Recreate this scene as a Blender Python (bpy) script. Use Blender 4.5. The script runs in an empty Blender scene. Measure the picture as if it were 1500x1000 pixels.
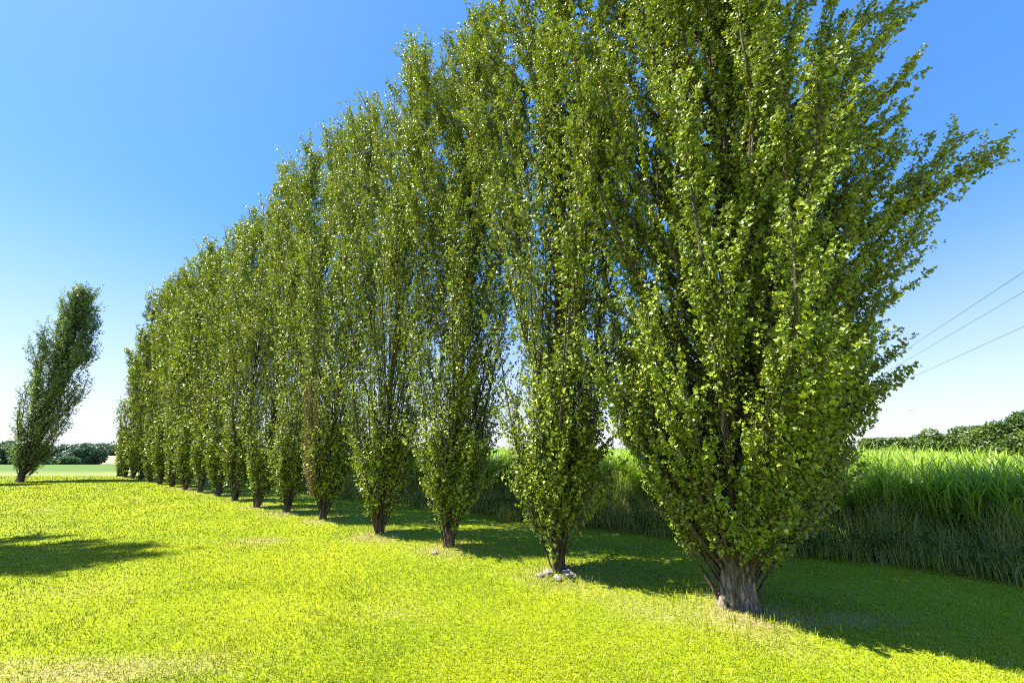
import bpy, math, random
import numpy as np

C = bpy.data.collections.new("place")
bpy.context.scene.collection.children.link(C)
SC = bpy.context.scene
R = math.radians

# ------------------------------------------------------------------ camera
F_PX, PITCH, EYE = 570.0, R(15.2), 1.6
cam = bpy.data.cameras.new("camera")
cam.sensor_width = 36.0
cam.lens = F_PX / 1500 * 36
cam.clip_start, cam.clip_end = 0.05, 9000
co = bpy.data.objects.new("camera", cam)
C.objects.link(co)
co.location = (0, 0, EYE)
co.rotation_euler = (math.pi / 2 + PITCH, 0, 0)
SC.camera = co


def ray(px, py):
    X, Y = (px - 750) / F_PX, (500 - py) / F_PX
    c, s = math.cos(PITCH), math.sin(PITCH)
    return np.array([X, c - Y * s, s + Y * c])


def on_ground(px, py, z=0.0):
    r = ray(px, py)
    return r * ((z - EYE) / r[2]) + np.array([0, 0, EYE])


def at_depth(px, py, y):
    r = ray(px, py)
    return r * (y / r[1]) + np.array([0, 0, EYE])


# ------------------------------------------------------------------ noise
def vnoise(x, y, seed=0):
    x = np.asarray(x, float); y = np.asarray(y, float)
    xi, yi = np.floor(x), np.floor(y)
    fx, fy = x - xi, y - yi
    fx, fy = fx * fx * (3 - 2 * fx), fy * fy * (3 - 2 * fy)

    def h(a, b):
        v = np.sin(a * 127.1 + b * 311.7 + seed * 74.7) * 43758.5453
        return v - np.floor(v)
    return (h(xi, yi) * (1 - fx) + h(xi + 1, yi) * fx) * (1 - fy) + (h(xi, yi + 1) * (1 - fx) + h(xi + 1, yi + 1) * fx) * fy


def fbm(x, y, seed=0, n=4):
    t, a, s = 0, 0.5, 0
    for k in range(n):
        t = t + a * vnoise(np.asarray(x) * 2 ** k, np.asarray(y) * 2 ** k, seed + k); s += a; a *= .5
    return t / s


# ------------------------------------------------------------------ mesh helpers
def build(name, V, groups, mats, parent=None, attrs=None, smooth=False):
    """groups: list of (faces[m,k], material index)"""
    me = bpy.data.meshes.new(name)
    V = np.ascontiguousarray(V, dtype=np.float32)
    me.vertices.add(len(V)); me.vertices.foreach_set("co", V.ravel())
    loops, tot, mi = [], [], []
    for f, m in groups:
        f = np.asarray(f, dtype=np.int32)
        if len(f) == 0:
            continue
        loops.append(f.ravel()); tot.append(np.full(len(f), f.shape[1], np.int32)); mi.append(np.full(len(f), m, np.int32))
    loops = np.concatenate(loops); tot = np.concatenate(tot); mi = np.concatenate(mi)
    me.loops.add(len(loops)); me.loops.foreach_set("vertex_index", loops)
    me.polygons.add(len(tot))
    st = np.zeros(len(tot), np.int32); st[1:] = np.cumsum(tot)[:-1]
    me.polygons.foreach_set("loop_start", st)
    me.polygons.foreach_set("material_index", mi)
    me.polygons.foreach_set("use_smooth", np.full(len(tot), smooth))
    for m in (mats if isinstance(mats, (list, tuple)) else [mats]):
        me.materials.append(m)
    for k, v in (attrs or {}).items():
        a = me.attributes.new(k, 'FLOAT', 'POINT')
        a.data.foreach_set("value", np.ascontiguousarray(v, dtype=np.float32))
    me.update(calc_edges=True)
    o = bpy.data.objects.new(name, me)
    C.objects.link(o)
    if parent is not None:
        o.parent = parent
    return o


class MB:
    def __init__(s):
        s.V, s.G, s.A, s.n = [], [], [], 0

    def add(s, V, groups, tint=None):
        s.V.append(V)
        for f, m in groups:
            s.G.append((np.asarray(f) + s.n, m))
        s.A.append(np.zeros(len(V)) if tint is None else tint)
        s.n += len(V)

    def obj(s, name, mats, parent=None, smooth=False):
        return build(name, np.concatenate(s.V), s.G, mats, parent, {"tint": np.concatenate(s.A)}, smooth)


def tube(pts, rad, sides=6, wob=None, cap=False):
    pts = np.asarray(pts, float); n = len(pts)
    tan = np.gradient(pts, axis=0); tan /= np.linalg.norm(tan, axis=1, keepdims=True) + 1e-9
    ref = np.array([0.3, 0.9, 0.1]) if abs(tan[0][2]) > .6 else np.array([0, 0, 1.])
    b1 = np.cross(tan, ref); b1 /= np.linalg.norm(b1, axis=1, keepdims=True) + 1e-9
    b2 = np.cross(tan, b1)
    a = np.arange(sides) * 2 * math.pi / sides
    rr = np.asarray(rad, float)[:, None] * np.ones((1, sides))
    if wob is not None:
        rr = rr * wob
    V = pts[:, None, :] + rr[..., None] * (np.cos(a)[None, :, None] * b1[:, None, :] + np.sin(a)[None, :, None] * b2[:, None, :])
    i = np.arange(n - 1)[:, None] * sides; j = np.arange(sides)[None, :]; k = (j + 1) % sides
    f = np.stack([i + j, i + k, i + sides + k, i + sides + j], -1).reshape(-1, 4)
    return V.reshape(-1, 3), f


def cones(A, B, r0, r1):
    """many three sided straight twigs at once"""
    d = B - A; d /= np.linalg.norm(d, axis=1, keepdims=True) + 1e-9
    ref = np.where(np.abs(d[:, 2:3]) > .8, np.array([[1., 0, 0]]), np.array([[0, 0, 1.]]))
    u = np.cross(d, ref); u /= np.linalg.norm(u, axis=1, keepdims=True) + 1e-9
    v = np.cross(d, u)
    V = []
    for P, r in ((A, r0), (B, r1)):
        for k in range(3):
            t = k * 2 * math.pi / 3
            V.append(P + np.asarray(r)[:, None] * (math.cos(t) * u + math.sin(t) * v))
    V = np.stack(V, 1).reshape(-1, 3)
    b = np.arange(len(A))[:, None] * 6
    f = np.concatenate([b + np.array([[k, (k + 1) % 3, 3 + (k + 1) % 3, 3 + k]]) for k in range(3)])
    return V, f


def unit(v):
    return v / (np.linalg.norm(v, axis=-1, keepdims=True) + 1e-9)


# leaf outlines (u across, v along, w up), faces
LEAF_FINE = (np.array([[0, 0, 0], [-.40, .10, .13], [-.50, .36, .17], [-.24, .58, .06], [0, 1.05, -.12],
                       [.24, .58, .06], [.50, .36, .17], [.40, .10, .13]]),
             [np.array([[0, 4, 3, 2, 1]]), np.array([[0, 7, 6, 5, 4]])])
LEAF_MID = (np.array([[0, 0, 0], [-.46, .28, .15], [0, 1.0, -.08], [.46, .28, .15]]),
            [np.array([[0, 2, 1]]), np.array([[0, 3, 2]])])


def leaves(P, D, N, S, shape, tint):
    sv, sf = shape
    D = unit(D); B = unit(np.cross(D, N)); N = np.cross(B, D)
    V = P[:, None, :] + S[:, None, None] * (sv[None, :, 0:1] * B[:, None] + sv[None, :, 1:2] * D[:, None] + sv[None, :, 2:3] * N[:, None])
    k = len(sv)
    base = (np.arange(len(P)) * k)[:, None, None]
    fs = [(base + f[None]).reshape(-1, f.shape[1]) for f in sf]
    return V.reshape(-1, 3), fs, np.repeat(tint, k)


# ------------------------------------------------------------------ materials
def mat(name):
    m = bpy.data.materials.new(name); m.use_nodes = True
    nt = m.node_tree; nt.nodes.clear()
    return m, nt, nt.nodes, nt.links


def node(ns, t, **kw):
    n = ns.new(t)
    for k, v in kw.items():
        setattr(n, k, v)
    return n


def ramp(ns, stops):
    n = ns.new('ShaderNodeValToRGB'); e = n.color_ramp.elements
    while len(e) < len(stops):
        e.new(.5)
    for el, (p, c) in zip(e, stops):
        el.position = p; el.color = (*c, 1)
    return n


def foliage(name, stops, trans, under=None, rough=.42, tfac=.4, spec=.5):
    m, nt, ns, L = mat(name)
    at = node(ns, 'ShaderNodeAttribute', attribute_name='tint')
    rp = ramp(ns, stops); L.new(at.outputs['Fac'], rp.inputs[0])
    col = rp.outputs[0]
    if under is not None:
        geo = node(ns, 'ShaderNodeNewGeometry')
        mx = node(ns, 'ShaderNodeMix', data_type='RGBA')
        L.new(geo.outputs['Backfacing'], mx.inputs[0]); L.new(col, mx.inputs[6]); mx.inputs[7].default_value = (*under, 1)
        col = mx.outputs[2]
    p = node(ns, 'ShaderNodeBsdfPrincipled')
    L.new(col, p.inputs['Base Color']); p.inputs['Roughness'].default_value = rough
    p.inputs['Specular IOR Level'].default_value = spec
    t = node(ns, 'ShaderNodeBsdfTranslucent')
    hs = node(ns, 'ShaderNodeMix', data_type='RGBA', blend_type='MULTIPLY'); hs.inputs[0].default_value = 1
    L.new(rp.outputs[0], hs.inputs[6]); hs.inputs[7].default_value = (*trans, 1)
    L.new(hs.outputs[2], t.inputs[0])
    mix = node(ns, 'ShaderNodeMixShader'); mix.inputs[0].default_value = tfac
    L.new(p.outputs[0], mix.inputs[1]); L.new(t.outputs[0], mix.inputs[2])
    out = node(ns, 'ShaderNodeOutputMaterial'); L.new(mix.outputs[0], out.inputs[0])
    return m


def bark(name, dark, light, scale=9, bump=.6):
    m, nt, ns, L = mat(name)
    tc = node(ns, 'ShaderNodeTexCoord'); mp = node(ns, 'ShaderNodeMapping'); mp.inputs['Scale'].default_value = (scale, scale, scale * .22)
    L.new(tc.outputs['Object'], mp.inputs[0])
    n1 = node(ns, 'ShaderNodeTexNoise'); n1.inputs['Scale'].default_value = 1.6; n1.inputs['Detail'].default_value = 8; n1.inputs['Roughness'].default_value = .65
    L.new(mp.outputs[0], n1.inputs[0])
    vo = node(ns, 'ShaderNodeTexVoronoi', feature='DISTANCE_TO_EDGE'); vo.inputs['Scale'].default_value = 1.3; L.new(mp.outputs[0], vo.inputs[0])
    rp = ramp(ns, [(.33, dark), (.5, tuple((a + b) / 2 for a, b in zip(dark, light))), (.66, light)])
    L.new(n1.outputs[0], rp.inputs[0])
    r2 = ramp(ns, [(0, (.25, .25, .25)), (.16, (1, 1, 1))]); L.new(vo.outputs[0], r2.inputs[0])
    mx = node(ns, 'ShaderNodeMix', data_type='RGBA', blend_type='MULTIPLY'); mx.inputs[0].default_value = .8
    L.new(rp.outputs[0], mx.inputs[6]); L.new(r2.outputs[0], mx.inputs[7])
    p = node(ns, 'ShaderNodeBsdfPrincipled'); L.new(mx.outputs[2], p.inputs[0]); p.inputs['Roughness'].default_value = .9
    ad = node(ns, 'ShaderNodeMath', operation='MULTIPLY'); L.new(n1.outputs[0], ad.inputs[0]); L.new(r2.outputs[0], ad.inputs[1])
    bp = node(ns, 'ShaderNodeBump'); bp.inputs['Strength'].default_value = bump; bp.inputs['Distance'].default_value = .03
    L.new(ad.outputs[0], bp.inputs['Height']); L.new(bp.outputs[0], p.inputs['Normal'])
    out = node(ns, 'ShaderNodeOutputMaterial'); L.new(p.outputs[0], out.inputs[0])
    return m


M_LEAF = foliage("poplar_leaf", [(0, (.065, .115, .005)), (.45, (.205, .285, .010)), (.8, (.37, .435, .018)), (1, (.54, .54, .10))],
                 (1.5, 1.4, .5), under=(.27, .31, .14), tfac=.18, rough=.40, spec=.42)
M_LEAF_SHADE = foliage("bluish_shade_leaf", [(0, (.075, .14, .04)), (.5, (.21, .29, .085)), (1, (.40, .46, .19))],
                      (1.4, 1.5, 1.0), under=(.20, .25, .17), tfac=.28, rough=.36)  # poplar leaf with a bluish shaded tone put into its colour
M_TWIG = bark("twig_bark", (.040, .032, .015), (.15, .12, .065), 20, .2)
M_BARK = bark("poplar_bark", (.040, .029, .018), (.46, .37, .25), 15, 1.0)
M_BARK_DARK = bark("dark_bark", (.020, .014, .008), (.14, .10, .055), 9, .8)
M_DEAD = foliage("dead_shoot", [(0, (.17, .12, .04)), (1, (.38, .29, .12))], (1, 1, 1), tfac=.15, rough=.7, spec=.2)
M_WOOD = foliage("broadleaf_leaf", [(0, (.035, .070, .010)), (.5, (.085, .140, .018)), (1, (.17, .23, .035))], (1.4, 1.5, .8), tfac=.25)
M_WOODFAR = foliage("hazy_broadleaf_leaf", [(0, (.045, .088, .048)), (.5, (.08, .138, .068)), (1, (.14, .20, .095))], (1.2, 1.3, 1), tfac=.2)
M_BUSH = foliage("bush_leaf", [(0, (.06, .11, .04)), (1, (.13, .19, .07))], (1.3, 1.4, .8), tfac=.25)
M_GRASS = foliage("grass_blade", [(0, (.10, .165, .004)), (.35, (.195, .262, .005)), (.62, (.300, .335, .008)), (.82, (.42, .40, .045)), (1, (.54, .44, .21))],
                  (1.1, 1.05, .7), tfac=.12, rough=.5, spec=.25)
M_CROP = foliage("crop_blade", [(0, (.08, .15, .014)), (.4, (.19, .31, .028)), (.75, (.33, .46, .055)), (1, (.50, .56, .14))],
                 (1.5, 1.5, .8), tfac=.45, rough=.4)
M_DRYGR = foliage("dry_grass", [(0, (.14, .24, .026)), (.55, (.31, .36, .07)), (1, (.60, .52, .25))], (1.1, 1.1, .8), tfac=.25, rough=.6, spec=.2)
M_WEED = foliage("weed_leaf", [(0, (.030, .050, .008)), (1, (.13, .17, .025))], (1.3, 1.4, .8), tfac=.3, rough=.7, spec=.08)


def lawn_mat():
    m, nt, ns, L = mat("lawn_turf")
    tc = node(ns, 'ShaderNodeTexCoord')
    n1 = node(ns, 'ShaderNodeTexNoise'); n1.inputs['Scale'].default_value = 14; n1.inputs['Detail'].default_value = 9; n1.inputs['Roughness'].default_value = .75
    L.new(tc.outputs['Object'], n1.inputs[0])
    n2 = node(ns, 'ShaderNodeTexNoise'); n2.inputs['Scale'].default_value = .55; n2.inputs['Detail'].default_value = 6; L.new(tc.outputs['Object'], n2.inputs[0])
    ad = node(ns, 'ShaderNodeMath', operation='MULTIPLY_ADD'); L.new(n2.outputs[0], ad.inputs[0]); ad.inputs[1].default_value = .45; 
    ml = node(ns, 'ShaderNodeMath', operation='MULTIPLY'); L.new(n1.outputs[0], ml.inputs[0]); ml.inputs[1].default_value = .55
    L.new(ml.outputs[0], ad.inputs[2])
    rp = ramp(ns, [(.28, (.10, .165, .004)), (.45, (.195, .258, .005)), (.60, (.295, .325, .009)), (.76, (.39, .37, .035))])
    L.new(ad.outputs[0], rp.inputs[0])
    at = node(ns, 'ShaderNodeAttribute', attribute_name='dry')
    n3 = node(ns, 'ShaderNodeTexNoise'); n3.inputs['Scale'].default_value = 22; n3.inputs['Detail'].default_value = 5; L.new(tc.outputs['Object'], n3.inputs[0])
    dm = node(ns, 'ShaderNodeMath', operation='MULTIPLY_ADD'); L.new(n3.outputs[0], dm.inputs[0]); dm.inputs[1].default_value = .9; 
    L.new(at.outputs['Fac'], dm.inputs[2])
    d2 = node(ns, 'ShaderNodeMapRange'); L.new(dm.outputs[0], d2.inputs[0]); d2.inputs[1].default_value = .62; d2.inputs[2].default_value = 1.25
    mx = node(ns, 'ShaderNodeMix', data_type='RGBA'); L.new(d2.outputs[0], mx.inputs[0]); L.new(rp.outputs[0], mx.inputs[6]); mx.inputs[7].default_value = (.31, .245, .12, 1)
    p = node(ns, 'ShaderNodeBsdfPrincipled'); L.new(mx.outputs[2], p.inputs[0]); p.inputs['Roughness'].default_value = .95; p.inputs['Specular IOR Level'].default_value = .1
    bp = node(ns, 'ShaderNodeBump'); bp.inputs['Strength'].default_value = .7; bp.inputs['Distance'].default_value = .05
    n4 = node(ns, 'ShaderNodeTexNoise'); n4.inputs['Scale'].default_value = 26; n4.inputs['Detail'].default_value = 4; L.new(tc.outputs['Object'], n4.inputs[0])
    L.new(n4.outputs[0], bp.inputs['Height']); L.new(bp.outputs[0], p.inputs['Normal'])
    out = node(ns, 'ShaderNodeOutputMaterial'); L.new(p.outputs[0], out.inputs[0])
    return m


def soil_mat(name, c0, c1, scale, bump=.4):
    m, nt, ns, L = mat(name)
    tc = node(ns, 'ShaderNodeTexCoord')
    n1 = node(ns, 'ShaderNodeTexNoise'); n1.inputs['Scale'].default_value = scale; n1.inputs['Detail'].default_value = 9; n1.inputs['Roughness'].default_value = .7
    L.new(tc.outputs['Object'], n1.inputs[0])
    rp = ramp(ns, [(.35, c0), (.65, c1)]); L.new(n1.outputs[0], rp.inputs[0])
    p = node(ns, 'ShaderNodeBsdfPrincipled'); L.new(rp.outputs[0], p.inputs[0]); p.inputs['Roughness'].default_value = .95; p.inputs['Specular IOR Level'].default_value = .15
    bp = node(ns, 'ShaderNodeBump'); bp.inputs['Strength'].default_value = bump; bp.inputs['Distance'].default_value = .1
    L.new(n1.outputs[0], bp.inputs['Height']); L.new(bp.outputs[0], p.inputs['Normal'])
    out = node(ns, 'ShaderNodeOutputMaterial'); L.new(p.outputs[0], out.inputs[0])
    return m


def field_mat():
    m, nt, ns, L = mat("young_crop")
    tc = node(ns, 'ShaderNodeTexCoord'); sp = node(ns, 'ShaderNodeSeparateXYZ'); L.new(tc.outputs['Object'], sp.inputs[0])
    n1 = node(ns, 'ShaderNodeTexNoise'); n1.inputs['Scale'].default_value = .25; n1.inputs['Detail'].default_value = 10; n1.inputs['Roughness'].default_value = .7
    L.new(tc.outputs['Object'], n1.inputs[0])
    a = ramp(ns, [(.35, (.075, .135, .028)), (.65, (.12, .18, .04))]); L.new(n1.outputs[0], a.inputs[0])
    b = ramp(ns, [(.35, (.16, .20, .05)), (.65, (.23, .24, .08))]); L.new(n1.outputs[0], b.inputs[0])
    mr = node(ns, 'ShaderNodeMapRange'); L.new(sp.outputs[1], mr.inputs[0]); mr.inputs[1].default_value = 27; mr.inputs[2].default_value = 34
    mx = node(ns, 'ShaderNodeMix', data_type='RGBA'); L.new(mr.outputs[0], mx.inputs[0]); L.new(b.outputs[0], mx.inputs[6]); L.new(a.outputs[0], mx.inputs[7])
    p = node(ns, 'ShaderNodeBsdfPrincipled'); L.new(mx.outputs[2], p.inputs[0]); p.inputs['Roughness'].default_value = .95; p.inputs['Specular IOR Level'].default_value = .1
    out = node(ns, 'ShaderNodeOutputMaterial'); L.new(p.outputs[0], out.inputs[0])
    return m


# ------------------------------------------------------------------ world, sun
SUN_EL, SH = R(57), np.array([1.0, .09])           # elevation; direction in which shadows fall
SH = SH / np.linalg.norm(SH)
W = bpy.data.worlds.new("World"); SC.world = W; W.use_nodes = True
wn, wl = W.node_tree.nodes, W.node_tree.links
wn.clear()
sky = wn.new('ShaderNodeTexSky'); sky.sky_type = 'NISHITA'; sky.sun_disc = False
sky.sun_elevation = SUN_EL
sky.sun_rotation = math.atan2(-SH[0], -SH[1])
sky.altitude = 0; sky.air_density = 1.0; sky.dust_density = .45; sky.ozone_density = 2.5
hsv = wn.new('ShaderNodeHueSaturation'); hsv.inputs['Saturation'].default_value = 1.36; hsv.inputs['Hue'].default_value = .509; hsv.inputs['Value'].default_value = 1.18
wl.new(sky.outputs[0], hsv.inputs['Color'])
tcw = wn.new('ShaderNodeTexCoord'); spw = wn.new('ShaderNodeSeparateXYZ'); wl.new(tcw.outputs['Generated'], spw.inputs[0])
hz = wn.new('ShaderNodeMapRange'); hz.interpolation_type = 'SMOOTHERSTEP'; wl.new(spw.outputs[2], hz.inputs[0])
hz.inputs[1].default_value = -.25; hz.inputs[2].default_value = .55; hz.inputs[3].default_value = 1.0; hz.inputs[4].default_value = 0
even = wn.new('ShaderNodeMix'); even.data_type = 'RGBA'; even.inputs[0].default_value = .45
wl.new(hsv.outputs[0], even.inputs[6]); even.inputs[7].default_value = (.70, 1.78, 4.3, 1)   # evens the blue out over the whole sky
mxw = wn.new('ShaderNodeMix'); mxw.data_type = 'RGBA'; wl.new(hz.outputs[0], mxw.inputs[0]); wl.new(even.outputs[2], mxw.inputs[6])
mxw.inputs[7].default_value = (3.4, 3.5, 3.9, 1)           # pale ground haze low in the sky
bg = wn.new('ShaderNodeBackground'); bg.inputs[1].default_value = .098
wl.new(mxw.outputs[2], bg.inputs[0])
wo = wn.new('ShaderNodeOutputWorld'); wl.new(bg.outputs[0], wo.inputs[0])
sl = bpy.data.lights.new("sun", 'SUN'); sl.energy = 5.0; sl.angle = R(.5); sl.color = (1, .95, .86)
so = bpy.data.objects.new("sun", sl); C.objects.link(so); so.location = (-30, -8, 40)
from mathutils import Vector
so.rotation_euler = Vector((SH[0] * math.cos(SUN_EL), SH[1] * math.cos(SUN_EL), -math.sin(SUN_EL))).to_track_quat('-Z', 'Y').to_euler()
SC.view_settings.view_transform = 'Standard'; SC.view_settings.look = 'None'
SC.view_settings.exposure = 1.52; SC.view_settings.gamma = 1
SC.cycles.max_bounces = 7; SC.cycles.diffuse_bounces = 1; SC.cycles.glossy_bounces = 2; SC.cycles.transmission_bounces = 4
SC.cycles.caustics_reflective = False; SC.cycles.caustics_refractive = False
SC.cycles.use_denoising = False; SC.cycles.filter_width = 1.05

# ------------------------------------------------------------------ ground
ROW0 = np.array([2.28, 4.51]); ROWD = np.array([-.785, .62]); ROWN = np.array([.62, .785])
BASE_PX = [(1080, 892), (818, 845), (657, 806), (555, 785), (472, 763), (419, 751), (376, 742), (343, 733), (319, 725), (293, 720)]
ROW = [on_ground(*p)[:2] for p in BASE_PX]
st = (ROW[9] - ROW[4]) / 5
for k in range(7):
    ROW.append(ROW[9] + np.array([-1.44, 1.08]) * (k + 1))
ROW = [np.array(p) for p in ROW]


def hgt(x, y):
    z = np.interp(y, [24, 40, 222, 320, 4000], [0, -.4, -7.4, -4.8, -4.8])
    near = np.clip((26 - np.asarray(y)) / 8, 0, 1)
    z = z + near * (.07 * (fbm(np.asarray(x) * .35, np.asarray(y) * .35, 5, 3) - .5))
    for p in ROW[:6]:
        z = z + .05 * np.exp(-((x - p[0]) ** 2 + (y - p[1]) ** 2) / .35)
    return z


def dryness(x, y):
    d = .3 * np.clip(fbm(x * .8, y * .8, 11, 4) - .47, 0, 1) * 2
    for p in ROW:
        d = d + .55 * np.exp(-((x - p[0]) ** 2 + (y - p[1]) ** 2) / .22)
    def el(px, py, rx, ry, a):
        q = on_ground(px, py)
        return a * np.exp(-(((x - q[0]) / rx) ** 2 + ((y - q[1]) / ry) ** 2))
    d = d + (el(110, 992, 1.2, .26, .42) + el(290, 968, .6, .2, .26) + el(30, 980, .6, .22, .2)) * (.45 + 1.1 * fbm(x * 3.1, y * 3.1, 91, 4)) + el(385, 790, .5, .25, .45)
    d = d + el(1230, 905, .8, .18, .6) + el(600, 900, .5, .3, .2) + el(1110, 905, .4, .25, .5) + el(930, 800, .3, .14, .5) + el(1000, 786, .5, .2, .25)
    # line of dry clippings along the row, and soft mowing bands
    s = (x - ROW0[0]) * ROWN[0] + (y - ROW0[1]) * ROWN[1]
    d = d + .30 * np.exp(-((s + .55) / .35) ** 2) * vnoise(x * 1.3, y * 1.3, 3)
    d = d + .14 * np.sin(s * 2 * math.pi / 2.3 + .8 * vnoise(x * .3, y * .3, 8)) * np.clip((np.hypot(x, y) - 6) / 6, 0, 1)
    return d


def sheet(name, xs, ys, mt, dz=0):
    X, Y = np.meshgrid(xs, ys)
    Z = hgt(X, Y) + dz
    V = np.stack([X, Y, Z], -1).reshape(-1, 3)
    nx, ny = len(xs), len(ys)
    i = np.arange(ny - 1)[:, None] * nx + np.arange(nx - 1)[None, :]
    f = np.stack([i, i + 1, i + 1 + nx, i + nx], -1).reshape(-1, 4)
    o = build(name, V, [(f, 0)], mt, None, {"dry": dryness(V[:, 0], V[:, 1])}, True)
    o["kind"] = "structure"
    return o


EDGE_Y = 23.4
xs = np.concatenate([[-2500, -1200, -600, -300, -150, -90, -60], np.arange(-45, 14, .14), [20, 40, 90, 300, 1200, 2500]])
sheet("lawn", xs, np.concatenate([[-600, -150, -40, -12, -4], np.arange(0, EDGE_Y, .14), [EDGE_Y]]), lawn_mat())
sheet("field", np.concatenate([[-4000, -2000, -1000], np.arange(-600, 601, 40), [1000, 2000, 4000]]),
      np.array([EDGE_Y, 25, 28, 32, 36, 40, 60, 90, 130, 180, 205, 222, 250, 290, 320, 600, 1500, 4000]), field_mat())
# pale stubble field on the far slope
q = []
for yy in (221, 245, 270, 300, 318):
    t = (yy - 221) / 97
    q.append([-1.03 * yy, yy, hgt(0, yy) + .12]); q.append([-.55 * yy, yy, hgt(0, yy) + .12])
so_ = build("stubble_field", np.array(q), [([[2 * k, 2 * k + 1, 2 * k + 3, 2 * k + 2] for k in range(4)], 0)],
            soil_mat("stubble", (.34, .25, .12), (.48, .37, .2), .2)); so_["kind"] = "structure"

# ------------------------------------------------------------------ lawn blades
rng = np.random.default_rng(7)


def grass_blades():
    n = 500000
    d = 1.6 * (38 / 1.6) ** rng.random(n) ** .92
    a = R(63) * (2 * rng.random(n) - 1)
    x, y = d * np.sin(a), d * np.cos(a)
    s = (x - ROW0[0]) * ROWN[0] + (y - ROW0[1]) * ROWN[1]
    keep = (y > .6) & (y < EDGE_Y) & (s < 3.9) & ((s < 1.0) | (rng.random(n) < .75))
    x, y, d = x[keep], y[keep], d[keep]; n = len(x)
    tuft = fbm(x * 1.7, y * 1.7, 31, 3)
    L = (.020 + .024 * rng.random(n) + .05 * np.clip(tuft - .5, 0, 1)) * (1 + .02 * d)
    w = np.maximum(.0034, d * .00075) * (.7 + .6 * rng.random(n))
    th = rng.random(n) * 2 * math.pi
    lean = .5 + .8 * rng.random(n)
    dx = np.stack([np.cos(th), np.sin(th), np.zeros(n)], 1) + np.array([[.35, -.1, 0]])
    side = np.stack([-np.sin(th), np.cos(th), np.zeros(n)], 1)
    up = np.array([[0, 0, 1.]])
    P = np.stack([x, y, hgt(x, y) - .004], 1)
    mid = P + dx * (L * .35 * lean)[:, None] + up * (L * .62)[:, None]
    tip = P + dx * (L * 1.0 * lean)[:, None] + up * (L * (1.05 - .55 * lean))[:, None]
    V = np.stack([P - side * w[:, None] * .5, P + side * w[:, None] * .5, mid + side * w[:, None] * .45, mid - side * w[:, None] * .45, tip], 1).reshape(-1, 3)
    b = np.arange(n)[:, None] * 5
    dr = dryness(x, y)
    t = .26 + .19 * rng.random(n) + .46 * (fbm(x * .7, y * .7, 17, 4) - .5) * 2 + .45 * np.clip(dr, 0, 1.2) * rng.random(n) + .05
    t = np.where(rng.random(n) < .05 + .35 * np.clip(dr - .3, 0, 1), .8 + .2 * rng.random(n), t)
    o = build("grass", V, [(b + np.array([[0, 1, 2, 3]]), 0), (b + np.array([[3, 2, 4]]), 0)], M_GRASS, None, {"tint": np.repeat(np.clip(t, 0, 1), 5)})
    o["kind"] = "stuff"; o["label"] = "short bright yellow green mown grass of the lawn"; o["category"] = "grass"


grass_blades()


def tufts():
    """longer unmown blades round the trunks"""
    Ps, Ls = [], []
    for k, p in enumerate(ROW[:8]):
        m = [900, 420, 320, 260, 220, 160, 120, 100][k]
        a = rng.random(m) * 6.283; r = .16 + (.42 if k else .55) * rng.random(m) ** .8
        if k == 0: r += .12
        Ps.append(np.stack([p[0] + r * np.cos(a), p[1] + r * np.sin(a)], 1)); Ls.append(.04 + .07 * rng.random(m))
    P2 = np.concatenate(Ps); L = np.concatenate(Ls); n = len(L)
    strip("grass_tuft", P2, L, .006, M_GRASS, np.clip(.25 + .5 * rng.random(n), 0, 1), .7, "stuff", "longer unmown grass tufts around the poplar trunks", "grass")


def strip(name, P2, L, w, mt, tint, bend, kind=None, label=None, cat=None, seg=4, wind=.15, z0=None, straight=.5):
    """arching tapered blades, one ribbon each"""
    n = len(L)
    th = rng.random(n) * 2 * math.pi
    D = np.stack([np.cos(th), np.sin(th), np.zeros(n)], 1)
    S = np.stack([-np.sin(th), np.cos(th), np.zeros(n)], 1)
    bd = bend * (.3 + rng.random(n))
    base = np.stack([P2[:, 0], P2[:, 1], (hgt(P2[:, 0], P2[:, 1]) if z0 is None else z0)], 1)
    w = np.broadcast_to(np.asarray(w, float), (n,)) * (.7 + .6 * rng.random(n))
    rows, pos = [], base.copy()
    for k in range(seg + 1):
        t = k / seg
        ww = w * (1 - t ** 2.2) * (.55 + .45 * min(1, t * 3))
        rows.append(pos - S * ww[:, None] * .5); rows.append(pos + S * ww[:, None] * .5)
        ang = bd * (straight * t + (1 - straight) * t ** 2 * 2) + .08
        step = np.sin(ang)[:, None] * D + np.cos(ang)[:, None] * np.array([[0, 0, 1.]])
        step = step + np.array([[wind * t, 0, 0]])
        pos = pos + step * (L / seg)[:, None]
    V = np.stack(rows, 1).reshape(-1, 3)
    b = np.arange(n)[:, None] * (2 * (seg + 1))
    G = [(b + np.array([[2 * k, 2 * k + 1, 2 * k + 3, 2 * k + 2]]), 0) for k in range(seg)]
    o = build(name, V, G, mt, None, {"tint": np.repeat(tint, 2 * (seg + 1))})
    if kind: o["kind"] = kind
    if label: o["label"] = label
    if cat: o["category"] = cat
    return o


tufts()

# ------------------------------------------------------------------ tall crop behind the row
CE0, CE1 = on_ground(1500, 852)[:2], on_ground(900, 776)[:2]
CD = (CE1 - CE0) / np.linalg.norm(CE1 - CE0)
CN = np.array([-CD[1], CD[0]]);  CN = CN if CN[0] > 0 else -CN


def crop_pts(n, s0, s1, d0, d1, pw=1.0):
    s = s0 + (s1 - s0) * rng.random(n); d = d0 + (d1 - d0) * rng.random(n) ** pw
    wav = .5 * (vnoise(s * .7, s * 0, 41) - .5) + .35 * (vnoise(s * 2.1, s * 0, 42) - .5)
    return CE0 + s[:, None] * CD + (d + wav)[:, None] * CN, s, d


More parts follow.
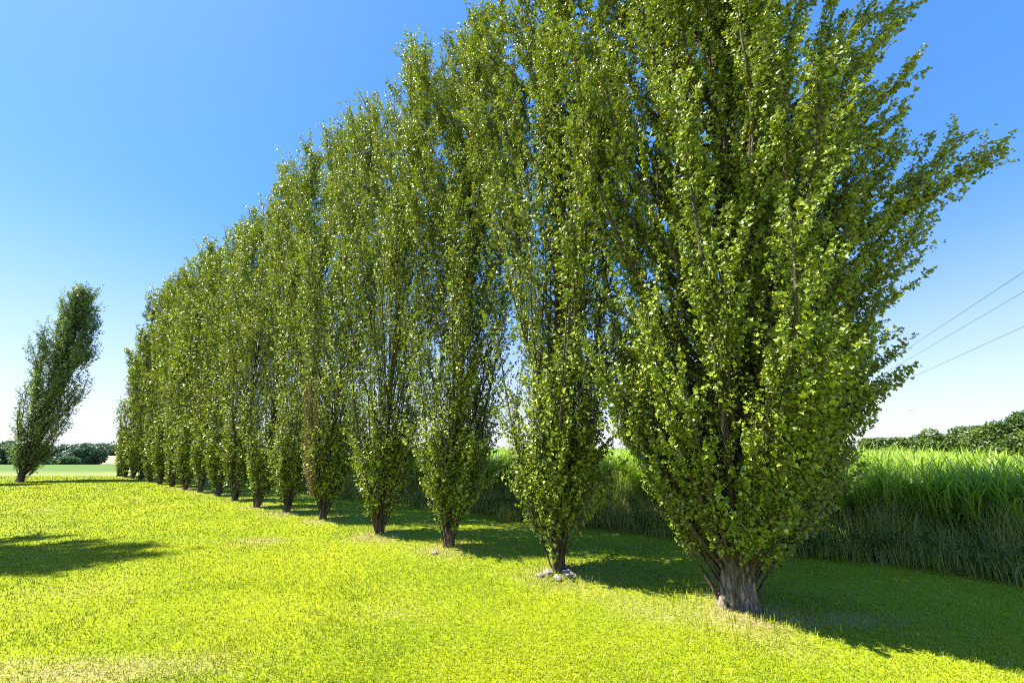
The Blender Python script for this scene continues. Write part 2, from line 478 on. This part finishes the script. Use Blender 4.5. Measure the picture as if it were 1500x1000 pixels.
# soil strip under the crop
q = [np.append(CE0 + s * CD + d * CN, 0) for s in np.arange(-6, 47, 1.5) for d in (.15, 12, 40)]
q = np.array(q); q[:, 2] = hgt(q[:, 0], q[:, 1]) + .03
m_ = len(q) // 3
ff = [[3 * k + j, 3 * k + j + 1, 3 * k + j + 4, 3 * k + j + 3] for k in range(m_ - 1) for j in (0, 1)]
so_ = build("soil", q, [(ff, 0)], soil_mat("crop_soil", (.05, .04, .02), (.12, .09, .05), 6)); so_["kind"] = "structure"


def crop():
    parts = []
    for (n, s0, s1, d0, d1, sc) in ((5200, -5, 5.5, .95, 4.5, 1.0), (3600, 5.5, 16, .95, 4.0, 1.25), (2600, 16, 46, .95, 4.5, 1.9), (5200, -5, 46, 4, 34, 2.6)):
        P, s, d = crop_pts(n, s0, s1, d0, d1, .85)
        m = 9
        P = np.repeat(P, m, 0); d = np.repeat(d, m); s = np.repeat(s, m)
        k = np.tile(np.arange(m), n)
        hz = 1.40 * (.76 + .42 * fbm(P[:, 0] * .9, P[:, 1] * .9, 55, 3)) * (1 - .25 * np.exp(-(d - .9) / .3))
        z0 = hgt(P[:, 0], P[:, 1]) + hz * (.02 + .65 * k / m) + .03 * rng.random(len(k))
        L = (.55 + .45 * rng.random(len(k))) * (1.0 + .12 * sc * 0)
        L = np.minimum(L, (1.86 - .2 * rng.random(len(k)) - z0) * 1.25)
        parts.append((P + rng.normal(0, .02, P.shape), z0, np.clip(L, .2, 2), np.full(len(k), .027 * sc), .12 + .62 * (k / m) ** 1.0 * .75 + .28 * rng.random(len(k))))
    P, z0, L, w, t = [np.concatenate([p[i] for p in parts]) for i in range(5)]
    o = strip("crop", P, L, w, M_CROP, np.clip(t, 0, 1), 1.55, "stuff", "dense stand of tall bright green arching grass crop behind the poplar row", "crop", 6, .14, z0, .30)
    # dry seeding grass and dark weeds along its foot
    P, s, d = crop_pts(48000, -5, 18, -.25, 1.35, .85)
    P = P - (.55 * np.clip(fbm(s * 1.3, s * 0, 77, 3) - .42, 0, 1))[:, None] * CN
    L = (.40 + .5 * rng.random(len(s))) * (.15 + 1.4 * fbm(P[:, 0] * 1.9, P[:, 1] * 1.9, 61, 3)) * (.5 + 1.0 * np.clip((d + .2) / 1.4, 0, 1))
    strip("dry_grass", P, L, .0065, M_DRYGR, np.clip(.9 * rng.random(len(s)) ** 1.3, 0, 1), 1.0, "stuff", "straw coloured seeding grass fringe along the foot of the tall crop", "grass", 4, .16)
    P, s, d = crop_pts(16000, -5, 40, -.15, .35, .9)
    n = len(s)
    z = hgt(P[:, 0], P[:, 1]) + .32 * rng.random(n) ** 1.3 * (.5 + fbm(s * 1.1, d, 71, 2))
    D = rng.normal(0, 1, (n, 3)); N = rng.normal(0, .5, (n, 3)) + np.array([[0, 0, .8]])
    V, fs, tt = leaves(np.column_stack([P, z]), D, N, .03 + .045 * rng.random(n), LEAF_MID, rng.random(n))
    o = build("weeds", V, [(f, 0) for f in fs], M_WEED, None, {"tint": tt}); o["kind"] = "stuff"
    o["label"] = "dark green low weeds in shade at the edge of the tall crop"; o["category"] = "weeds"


crop()

# ------------------------------------------------------------------ poplars
PROF_ROW = ([0, .02, .06, .12, .2, .34, .5, .7, .84, .93, 1], [.11, .16, .31, .42, .50, .66, .92, 1.0, .96, .76, .20])


def empty(name, loc, label, cat, group=None):
    o = bpy.data.objects.new(name, None); C.objects.link(o)
    o.location = loc; o.empty_display_size = .3
    o["label"] = label; o["category"] = cat
    if group: o["group"] = group
    return o


def poplar(name, loc, label, H, RM, seed, nbr, tpb, lpt, lsize, shape=LEAF_MID, prof=PROF_ROW, lean=(.0, .0), r0=.13, group=None,
           leafm=None, barkm=None, sep=False, sepmax=60, nsh=0, thin_mid=.46, gap=None, aniso=None, extra=None, tsides=10, low=1.0, hi=None, tl=1.4, tint0=0.0):
    g = np.random.default_rng(seed)
    root = empty(name, (loc[0], loc[1], float(hgt(loc[0], loc[1])) - .03), label, "tree", group)
    leafm = leafm or M_LEAF; barkm = barkm or M_BARK_DARK
    ph = g.random(4) * 6.28

    def axis(z):
        z = np.asarray(z, float)
        return np.stack([lean[0] * z + .05 * np.sin(z * .55 + ph[0]) - .05 * math.sin(ph[0]),
                         lean[1] * z + .05 * np.sin(z * .5 + ph[1]) - .05 * math.sin(ph[1]), z], -1)

    def rad(z, az):
        r = RM * np.interp(np.asarray(z) / H, prof[0], prof[1])
        lob = 1 + .08 * np.sin(2 * az + ph[2] + z * .5) + .10 * np.sin(3 * az - z * .9 + ph[3])
        if aniso is not None:
            lob = lob * (1 + aniso[0] * np.cos(az - aniso[1]))
        return r * lob
    # trunk, flared and fluted at its foot
    zz = np.concatenate([[0, .04, .1, .2, .35, .55, .8, 1.1], np.linspace(1.5, H * .95, 14)])
    fl = 1 + .34 * np.exp(-zz / .12) + .25 * np.exp(-zz / .6)
    tr = r0 * (1 - zz / H) ** .75 * fl + .008
    a = np.arange(tsides) * 2 * math.pi / tsides
    wob = 1 + (.16 * np.sin(3 * a + ph[0])[None] + .10 * np.sin(5 * a + ph[1])[None] + .05 * np.sin(9 * a + ph[2])[None]) * np.clip(1.25 - zz[:, None] * .35, .25, 1.2)
    wob = wob + (.03 if tsides < 40 else .05) * g.normal(0, 1, wob.shape)
    tm = MB(); V, f = tube(axis(zz), tr, tsides, wob); tm.add(V, [(f, 0)])
    tr_at = lambda q: float(np.interp(q, zz, tr))
    # main limbs
    limbs = []
    az = g.random() * 6.28
    for i in range(nbr):
        u = (i + g.random()) / nbr
        z0 = H * (.010 * low + .84 * u ** 1.2)
        az += 2.4 + g.normal(0, .35)
        Lb = H * (.20 + .24 * g.random()) * (1 - .55 * z0 / H)
        z1 = min(z0 + Lb, H * (.985 - .03 * g.random()))
        rr = rad(z1, az) * (.12 + .88 * g.random() ** .7)
        n = 9; t = np.linspace(0, 1, n)
        z = z0 + (z1 - z0) * t ** (1.0 + .18 * g.random())
        rt = rr * (1 - (1 - t) ** 1.7)
        # keep the limb inside the crown outline on its way up
        rt = np.minimum(rt, rad(z, az) * 1.0 + .04)
        aa = az + g.normal(0, .25) * t
        p = axis(z); p[:, 0] += rt * np.cos(aa); p[:, 1] += rt * np.sin(aa)
        p += g.normal(0, .018, p.shape) * t[:, None] * (1 if H > 5 else .4)
        limbs.append((p, max(.007, r0 * (.30 * (1 - z0 / H) + .05))))
    # thin leafy shoots springing from the foot of the trunk
    for i in range(nsh):
        a0 = g.random() * 6.283
        if gap is not None: a0 = math.pi + .95 + g.random() * (6.283 - 1.1)
        z0 = .06 + .55 * g.random() ** 1.4
        hl = (.7 + 1.5 * g.random()) * (1 if RM < 1.5 else 1.25)
        t = np.linspace(0, 1, 7); z = z0 + hl * t
        rt = tr_at(z0) + (rad(z0 + hl, a0) * (.45 + .6 * g.random()) - tr_at(z0)) * t ** .85
        rt = np.minimum(rt, rad(z, a0) * 1.02 + .05)
        p = axis(z); aa = a0 + g.normal(0, .3) * t
        p[:, 0] += rt * np.cos(aa); p[:, 1] += rt * np.sin(aa)
        p += g.normal(0, .012, p.shape) * t[:, None]
        limbs.append((p, .005 + .004 * g.random()))
    for e in (extra or []):
        e = np.asarray(e, float)
        k = np.linspace(0, 1, 9)[:, None]
        p = (1 - k) ** 2 * e[0] + 2 * k * (1 - k) * e[1] + k ** 2 * e[2]
        limbs.append((p, .022))
    thin = MB()
    for p, rb in sorted(limbs, key=lambda q: -q[1]):
        t = np.linspace(0, 1, len(p))
        V, f = tube(p, rb * (1 - .85 * t) + .003, 6 if sep else 4)
        if sep and len(root.children) < sepmax:
            b = MB(); b.add(V, [(f, 0)]); b.obj("branch", M_TWIG, root, True)
        else:
            (thin if rb < .03 else tm).add(V, [(f, 1 if rb < .03 else 0)])
    tm.obj("trunk", [barkm], root, True)
    # twigs
    top = axis(np.linspace(H * .55, H * .97, 9))
    limbs.append((top, .03)); limbs.append((top, .03))
    A, D, LN, OUT = [], [], [], []
    for p, rb in limbs:
        ln = np.linalg.norm(np.diff(p, axis=0), axis=1).sum()
        m = max(3, int(tpb * ln / (.28 * H) * (.8 + .4 * g.random()) * (1.35 if p[-1, 2] < .24 * H else 1)))
        t = (.10 + .90 * g.random(m) ** .8) * (len(p) - 1.001)
        i = t.astype(int); fr = (t - i)[:, None]
        q = p[i] * (1 - fr) + p[i + 1] * fr
        tn = unit(p[np.minimum(i + 1, len(p) - 1)] - p[i])
        od = q.copy(); ax = axis(q[:, 2]); od = q - ax; od[:, 2] = 0
        rd = g.normal(0, 1, (m, 3)); rd[:, 2] *= .5
        dirs = unit(tn * .85 + unit(rd) * .55 + unit(od) * .20 + np.array([[.07, 0, .32]]))
        l = (.18 + .34 * g.random(m)) * tl * np.clip(.42 + .58 * q[:, 2] / 2.0, .4, 1)
        A.append(q); D.append(dirs); LN.append(l); OUT.append(unit(od))
    A, D, LN, OUT = np.concatenate(A), np.concatenate(D), np.concatenate(LN), np.concatenate(OUT)
    B = A + D * LN[:, None]
    cm = thin
    V, f = cones(A, B, np.full(len(A), .0042 * (lsize / .07)), np.full(len(A), .0016))
    cm.add(V, [(f, 1)])
    # leaves along every twig
    m = np.maximum(2, (lpt * LN / (.35 * tl) * (.6 + .8 * g.random(len(A)))).astype(int))
    idx = np.repeat(np.arange(len(A)), m); n = len(idx)
    t = g.random(n) ** .6
    P = A[idx] + D[idx] * (LN[idx] * (t * 1.08))[:, None] + g.normal(0, .45, (n, 3)) * lsize
    keep = (g.random(n) < np.interp(P[:, 2], [0, .3, 1.2, 1.9, 4.2, 6.5], [.7, .85, .85, thin_mid, thin_mid, 1])) & (P[:, 2] > .08 + .12 * g.random(n))
    P, idx, t = P[keep], idx[keep], t[keep]; n = len(P)
    if gap is not None:                          # an opening on the sunny side of the foot
        sd = np.array([-SH[0] * math.cos(SUN_EL), -SH[1] * math.cos(SUN_EL), math.sin(SUN_EL)])
        v = P - np.array(gap[0]); k = v @ sd
        dist = np.linalg.norm(v - k[:, None] * sd, axis=1)
        keep = ~((k > -.1) & (k < .75) & (dist < gap[1] * (.5 + .9 * g.random(n))))
        P, idx, t = P[keep], idx[keep], t[keep]; n = len(P)
    ld = D[idx] * .45 + g.normal(0, .7, (n, 3)) + np.array([[.12, 0, -.1]])
    N = g.normal(0, .52, (n, 3)) + np.array([[-.14, -.08, .48]]) + OUT[idx] * .62
    S = lsize * (.50 + .82 * g.random(n)) * np.where(t > .9, .8, 1)
    cl = g.random(len(A))[idx]
    tint = np.clip(.42 + tint0 + .30 * (cl - .5) + .22 * g.normal(0, 1, n), 0, 1)
    V, fs, tt = leaves(P, ld, N, S, shape, tint)
    cm.add(V, [(f_, 0) for f_ in fs], tt)
    cm.obj("crown", [leafm, M_TWIG], root)
    return root


ROWG = "poplars planted in one long row"
T0 = ROW[0]
zt = float(hgt(*T0)) - .03


def tip(px, py, y):
    p = at_depth(px, py, y); return [p[0] - T0[0], p[1] - T0[1], p[2] - zt]


ex = []
for (px, py, y, up, f0) in ((1436, 240, 3.7, 1.3, .5), (1405, 258, 3.8, 1.3, .5), (1385, 226, 3.8, 1.4, .5), (1378, 300, 3.9, 1.6, .5), (1340, 135, 4.0, 2.2, .5), (1312, 150, 3.8, 2.2, .5), (1325, 195, 3.9, 1.9, .5),
                           (1345, 232, 4.0, 1.8, .5), (1285, 190, 3.8, 2.0, .5), (1310, 30, 4.0, 2.6, .5), (1262, 95, 3.8, 2.4, .5), (1375, 335, 3.9, 1.6, .5), (1340, 385, 4.1, 1.6, .5), (1325, 440, 4.1, 1.7, .5),
                           (1315, 510, 4.2, 1.8, .5), (1285, 570, 4.3, 1.7, .5), (1270, 640, 4.4, 1.5, .5), (1300, 270, 4.1, 2.0, .5), (1310, 330, 4.0, 1.9, .5), (1290, 420, 4.3, 1.9, .5), (1240, 710, 4.4, 1.2, .5),
                           (1270, 500, 4.6, 1.9, .5), (1250, 360, 3.7, 2.0, .5), (1255, 250, 3.8, 2.2, .5), (1270, 20, 4.2, 2.6, .5),
                           (880, 540, 4.4, 2.0, .4), (905, 430, 4.3, 2.2, .4), (925, 640, 4.3, 1.7, .5), (900, 590, 4.4, 1.9, .5), (940, 20, 4.4, 2.8, .4), (900, 120, 4.3, 2.6, .4), (885, 250, 4.3, 2.4, .4), (875, 60, 4.6, 2.6, .4),
                           (890, 340, 4.4, 2.2, .4), (1180, 430, 3.5, 2.2, .5), (1060, 380, 3.4, 2.2, .5), (1130, 560, 3.5, 1.9, .5), (1000, 560, 3.7, 1.9, .5)):
    if px > 1255 and py > 130 and px < 1380: px -= 38
    e = np.array(tip(px, py, y)); z0 = max(.25, e[2] - up); b = np.array([.085 * z0, -.01 * z0, z0])
    c = b + (e - b) * np.array([f0 + .03, f0 + .03, f0 - .10])
    ex.append([b, c, e])
PROF_BIG = ([0, .03, .08, .16, .26, .45, .68, .84, .94, 1.0], [.14, .20, .44, .74, .92, 1.0, .98, .80, .5, .08])
poplar("poplar_tree", T0, "largest poplar with a thick pale fluted trunk and a branch reaching far out", 12.6, 1.7, 101, 135, 52, 52, .041, LEAF_FINE, PROF_BIG,
       lean=(.085, -.01), r0=.118, group=ROWG, barkm=M_BARK, sep=True, aniso=(.17, 2.6), extra=ex, tsides=56, thin_mid=.8, low=1.2, nsh=64, gap=((-.10, -.14, .13), .22))
NEAR = ["slim poplar with pale stones round the foot of its trunk",
        "poplar third along the row from the thick trunk, leafy skirt tight round its stem",
        "poplar fourth along the row from the thick trunk, dark stem showing above a leafy skirt",
        "poplar fifth along the row, with brown dead shoots hanging on its left side",
        "narrow poplar next beyond the one with brown dead shoots"]
PAR = [(12.0, 1.56, 104, 46, 33, .043), (11.1, 1.40, 92, 45, 30, .045), (11.6, 1.38, 84, 44, 24, .050), (11.4, 1.30, 80, 42, 22, .054), (11.7, 1.34, 80, 40, 20, .058)]
for k, (H, rm, nb, tp, lp, ls) in enumerate(PAR):
    t = poplar("poplar_tree", ROW[k + 1], NEAR[k], H, rm, 210 + k * 7, nb, tp, lp, ls, LEAF_FINE if k < 2 else LEAF_MID, r0=.05, group=ROWG, sep=True, sepmax=26, nsh=40, lean=(.012, 0), tsides=14)
    if k == 3:                                  # brown dead shoots
        g = np.random.default_rng(5); n = 210
        a = math.pi + .25 + g.normal(0, .55, n); z0 = .5 + 1.7 * g.random(n); r = .10 + .16 * z0 + .14 * g.random(n)
        A = np.stack([r * np.cos(a), r * np.sin(a) - .1, z0], 1)
        B = A + np.stack([.22 * np.cos(a) * g.random(n), .2 * np.sin(a) * g.random(n), .35 + .8 * g.random(n)], 1)
        V, f = cones(A, B, np.full(n, .007), np.full(n, .003))
        d = MB(); d.add(V, [(f, 0)], np.repeat(g.random(n), 6))
        m = 2200; i = g.integers(0, n, m); P = A[i] + (B - A)[i] * g.random((m, 1)) + g.normal(0, .03, (m, 3))
        V, fs, tt = leaves(P, g.normal(0, 1, (m, 3)), g.normal(0, 1, (m, 3)), .03 + .03 * g.random(m), LEAF_MID, g.random(m))
        d.add(V, [(f_, 0) for f_ in fs], tt)
        o = d.obj("dead_shoots", [M_DEAD], t); o["label"] = "brown dead shoots"
ORD = ["seventh", "eighth", "ninth", "tenth", "eleventh", "twelfth", "thirteenth", "fourteenth", "fifteenth", "sixteenth", "seventeenth"]
for k in range(6, 17):
    j = k - 6
    H = 11.9 + .4 * math.sin(k * 2.1) - .04 * (k - 6)
    poplar("poplar_tree", ROW[k], "poplar %s along the row counted from the thick pale trunk" % ORD[j], H, 1.22 + .12 * math.sin(k * 3.3), 300 + k * 5,
           64, [40, 36, 34, 32, 30, 28, 26, 25, 24, 23, 22][j], 16, [.064, .069, .074, .079, .084, .088, .092, .097, .10, .105, .11][j], group=ROWG, nsh=34, r0=.058, lean=(.01, 0), tsides=8)
E = ROW[9] + np.array([-1.44, 1.08]) * 7.65
poplar("poplar_tree", E, "farthest poplar, bluish shade put into its leaf colour, standing past the far end of the row", 8.6, .85, 480, 50, 28, 16, .10, group=ROWG, nsh=22, r0=.09, leafm=M_LEAF_SHADE, low=.6)  # the lone poplar's shade on this tree is tinted into its leaves
# the lone poplar on the lawn at left, and one more beside the lawn whose shadow falls into view
LONE = on_ground(30, 705)[:2]
PROF_LONE = ([0, .03, .08, .16, .3, .5, .72, .88, .96, 1], [.10, .22, .46, .74, .96, 1.0, .94, .80, .52, .1])
poplar("poplar_tree", LONE, "solitary dark bluish poplar standing alone on the lawn", 10.0, 1.02, 571, 110, 42, 14, .078, prof=PROF_LONE, nsh=14, r0=.10, leafm=M_LEAF_SHADE, lean=(.022, 0), group="poplars standing apart on the lawn")
poplar("poplar_tree", (-14.9, 5.75), "poplar beside the lawn whose shadow falls across the grass at lower left", 14.0, 1.7, 610, 84, 40, 16, .10, prof=PROF_LONE, r0=.18, group="poplars standing apart on the lawn")
poplar("poplar_tree", (-28.2, 17.7), "poplar beside the lawn whose shadow streak reaches the lone poplar", 11.5, 1.0, 640, 40, 26, 14, .13, prof=PROF_LONE, r0=.18, leafm=M_LEAF_SHADE, group="poplars standing apart on the lawn")


# ------------------------------------------------------------------ far broadleaf trees
def broadleaf(name, x, y, H, RW, label, seed, leafm, n, ls, group, cat="tree", lowc=.12):
    g = np.random.default_rng(seed)
    z = float(hgt(x, y))
    root = empty(name, (x, y, z - .1), label, cat, group)
    tm = MB()
    zz = np.linspace(0, H * .6, 6)
    V, f = tube(np.stack([.1 * np.sin(zz), .1 * np.cos(zz), zz], 1), .035 * H * (1 - zz / H) , 7); tm.add(V, [(f, 0)])
    cl = []
    for i in range(17):
        a = g.random() * 6.28; h = lowc + (1 - lowc) * (.12 + .78 * g.random())
        rr = RW * math.sqrt(max(.05, 1 - ((h - .5) / .56) ** 2)) * (.35 + .5 * g.random())
        c = np.array([rr * math.cos(a), rr * math.sin(a), H * h * .96])
        cl.append((c, RW * (.30 + .22 * g.random())))
        st_ = np.array([0, 0, H * min(.55, .25 + .3 * h)])
        V, f = tube(np.array([st_, (st_ + c) / 2 + np.array([0, 0, .03 * H]), c]), np.array([.014, .009, .004]) * H, 5); tm.add(V, [(f, 0)])
    tm.obj("trunk", [M_BARK_DARK], root, True)
    w = np.array([c[1] ** 2 for c in cl]); w /= w.sum()
    i = g.choice(len(cl), n, p=w)
    cc = np.array([c[0] for c in cl])[i]; cr = np.array([c[1] for c in cl])[i]
    d = unit(g.normal(0, 1, (n, 3)))
    P = cc + d * (cr * (.55 + .5 * g.random(n) ** .6))[:, None] * np.array([[1, 1, .72]])
    P[:, 2] = np.clip(P[:, 2], .25, H * 1.02)
    N = d + g.normal(0, .45, (n, 3)) + np.array([[0, 0, .3]])
    ctint = g.random(len(cl))[i]
    V, fs, tt = leaves(P, g.normal(0, 1, (n, 3)), N, ls * (.6 + .8 * g.random(n)), LEAF_MID, np.clip(.45 + .6 * (ctint - .5) + .16 * g.normal(0, 1, n), 0, 1))
    cm = MB(); cm.add(V, [(f_, 0) for f_ in fs], tt)
    cm.obj("crown", [leafm], root)
    return root


def far(px, pytop, y, RW, name, label, seed, leafm, n, ls, group, **kw):
    p = at_depth(px, pytop, y)
    broadleaf(name, p[0], y, (p[2] - float(hgt(p[0], y))) * 1.0, RW, label, seed, leafm, n, ls, group, **kw)


LW = "trees of the far wood beyond the field"
left = [(-42, 648, 214, 9, "tree of the far wood just past the left end"), (-14, 650, 206, 8, "leftmost tree of the far wood in view"), (8, 647, 212, 8, "tree of the far wood left of the lone poplar"),
        (34, 650, 208, 8, "tree of the far wood hidden behind the lone poplar foot"), (58, 654, 205, 7.5, "far wood tree just right of the lone poplar, slightly lower than its neighbours"),
        (76, 653, 214, 8, "far wood tree rising behind the pale round bush"), (92, 655, 222, 7, "low far wood tree directly above the pale round bush"), (108, 657, 207, 6.5, "lowest tree in the middle of the far wood"),
        (124, 653, 212, 8, "broad tree near the right end of the far wood"), (136, 656, 216, 6, "last far wood tree left of the stubble field")]
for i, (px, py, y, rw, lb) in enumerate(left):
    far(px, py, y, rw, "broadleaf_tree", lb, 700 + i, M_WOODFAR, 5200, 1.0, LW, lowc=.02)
for i, (px, py, lb) in enumerate([(112, 652, "distant tree on the slope above the far wood"), (135, 650, "distant tree on the slope above the stubble field's left edge"), (151, 651, "distant tree standing on top of the pale stubble field"),
                                  (168, 653, "distant tree behind the stubble field, half hidden by the farthest poplar"), (186, 652, "distant tree hidden behind the end of the poplar row")]):
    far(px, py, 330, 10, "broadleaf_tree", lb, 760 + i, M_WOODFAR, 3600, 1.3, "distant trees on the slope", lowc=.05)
far(99, 670, 196, 4.2, "bush", "pale round bush in front of the far wood", 790, M_BUSH, 1500, .9, None, cat="bush", lowc=.02)
RWD = "broadleaf trees beyond the tall crop"
for i, (px, py, y, rw, lb, n) in enumerate([(1300, 643, 120, 7, "small distant tree low over the crop just right of the big poplar", 3000), (1332, 642, 118, 7, "flat topped distant tree between the low tree and the rounded one", 3000),
                                            (1376, 627, 78, 4.6, "rounded bright green tree standing apart over the crop", 4500), (1404, 637, 84, 4.2, "dark low tree in the gap right of the rounded bright tree", 3500),
                                            (1428, 622, 76, 4.4, "broad tree with a flat layered top beyond the crop", 4500), (1452, 626, 70, 4.0, "mid height tree in front of the tallest tree at right", 4500),
                                            (1484, 597, 66, 4.8, "tallest tree at the right above the crop", 6000), (1520, 603, 66, 4.5, "tree at the right picture edge beside the tallest tree", 4500),
                                            (1560, 590, 62, 4.5, "tree past the right picture edge beyond the crop", 3000)]):
    far(px, py, y, rw, "broadleaf_tree", lb, 800 + i, M_WOOD, n * 2, .36 if y < 100 else .6, RWD, lowc=.05)


# ------------------------------------------------------------------ stones, wires, bird
M_STONE = soil_mat("stone", (.30, .25, .19), (.68, .61, .50), 22, 1.0)


def stone(px, py, sx, sy, sz, label, seed):
    g = np.random.default_rng(seed); p = on_ground(px, py)
    nu, nv = 18, 11
    V = []
    for j in range(nv + 1):
        for i in range(nu):
            th, ph = 2 * math.pi * i / nu, math.pi * j / nv
            d = np.array([math.sin(ph) * math.cos(th), math.sin(ph) * math.sin(th), math.cos(ph)])
            d = np.sign(d) * np.abs(d) ** .8
            k = 1 + .75 * (float(fbm(d[0] * 1.7 + seed, d[1] * 1.7 + d[2] * 2.3, seed, 3)) - .5)
            V.append(d * k * np.array([sx, sy, sz]))
    f = [[j * nu + i, j * nu + (i + 1) % nu, (j + 1) * nu + (i + 1) % nu, (j + 1) * nu + i] for j in range(nv) for i in range(nu)]
    o = build("stone", np.array(V), [(f, 0)], M_STONE, None, None, True)
    o.location = (p[0], p[1], float(hgt(p[0], p[1])) + sz * .45); o.rotation_euler = (g.normal(0, .12), g.normal(0, .12), g.random() * 3)
    o["label"] = label; o["category"] = "stone"; o["group"] = "stones round the foot of the slim poplar"


stone(804, 851, .07, .06, .045, "large pale stone at the left foot of the slim poplar", 1)
stone(832, 851, .085, .065, .042, "widest pale flat stone at the right foot of the slim poplar", 2)
stone(818, 857, .055, .05, .035, "small pale stone between and in front of the two large stones", 3)
stone(824, 843, .06, .055, .06, "grey stone leaning against the slim poplar's trunk", 4)
stone(841, 853, .045, .04, .03, "smallest stone at the right end of the stone cluster", 5)
stone(792, 852, .04, .045, .03, "small stone at the left end of the stone cluster", 6)
stone(636, 815, .05, .04, .025, "single low stone in the grass left of the next poplar", 7)

M_WIRE, nt, ns, L = mat("wire")
p = node(ns, 'ShaderNodeBsdfPrincipled'); p.inputs[0].default_value = (.16, .19, .22, 1); p.inputs['Metallic'].default_value = .4; p.inputs['Roughness'].default_value = .5
out = node(ns, 'ShaderNodeOutputMaterial'); L.new(p.outputs[0], out.inputs[0])
VPd = ray(1110, 655); VPd[2] = 0; VPd = VPd / np.linalg.norm(VPd)
for px, py, hh, lb in ((1500, 398, 5.9, "uppermost thin overhead wire right of the big poplar"), (1500, 427, 5.9, "middle thin overhead wire just under the uppermost one"), (1500, 478, 4.6, "lowest and faintest overhead wire above the far trees")):
    r = ray(px, py); P0 = r * hh / r[2] + np.array([0, 0, EYE])
    t = np.concatenate([np.linspace(-60, 60, 25), np.linspace(80, 420, 12)])
    pts = P0[None] + t[:, None] * VPd[None]
    V, f = tube(pts, np.full(len(t), .010), 6)
    o = build("overhead_wire", V, [(f, 0)], M_WIRE, None, None, True)
    o["label"] = lb; o["category"] = "wire"; o["group"] = "overhead wires"

M_BIRD, nt, ns, L = mat("bird_plumage")
p = node(ns, 'ShaderNodeBsdfPrincipled'); p.inputs[0].default_value = (.03, .028, .026, 1); p.inputs['Roughness'].default_value = .8
out = node(ns, 'ShaderNodeOutputMaterial'); L.new(p.outputs[0], out.inputs[0])
pb = at_depth(1333, 601, 30)
b = MB()
x = np.array([-.10, -.085, -.05, 0, .05, .085, .12])
V, f = tube(np.stack([x, 0 * x, .01 * np.sin(x * 20)], 1), np.array([.003, .018, .026, .03, .022, .012, .004]), 8); b.add(V, [(f, 0)])
for s in (-1, 1):
    V = np.array([[-.04, 0, .01], [.04, 0, .01], [.03, s * .10, .05], [-.03, s * .11, .055], [.06, s * .21, .03], [.01, s * .17, .045],
                  [-.04, 0, .004], [.04, 0, .004], [.03, s * .10, .044], [-.03, s * .11, .049], [.06, s * .21, .026], [.01, s * .17, .039]])
    b.add(V, [([[0, 1, 2, 3], [3, 2, 4, 5], [6, 9, 8, 7], [9, 11, 10, 8], [1, 7, 8, 2], [2, 8, 10, 4], [0, 3, 9, 6], [3, 5, 11, 9]], 0)])
o = b.obj("bird", [M_BIRD]); o.location = pb; o.rotation_euler = (.2, .1, .6)
o["label"] = "tiny dark bird flying in the sky above the far trees"; o["category"] = "bird"
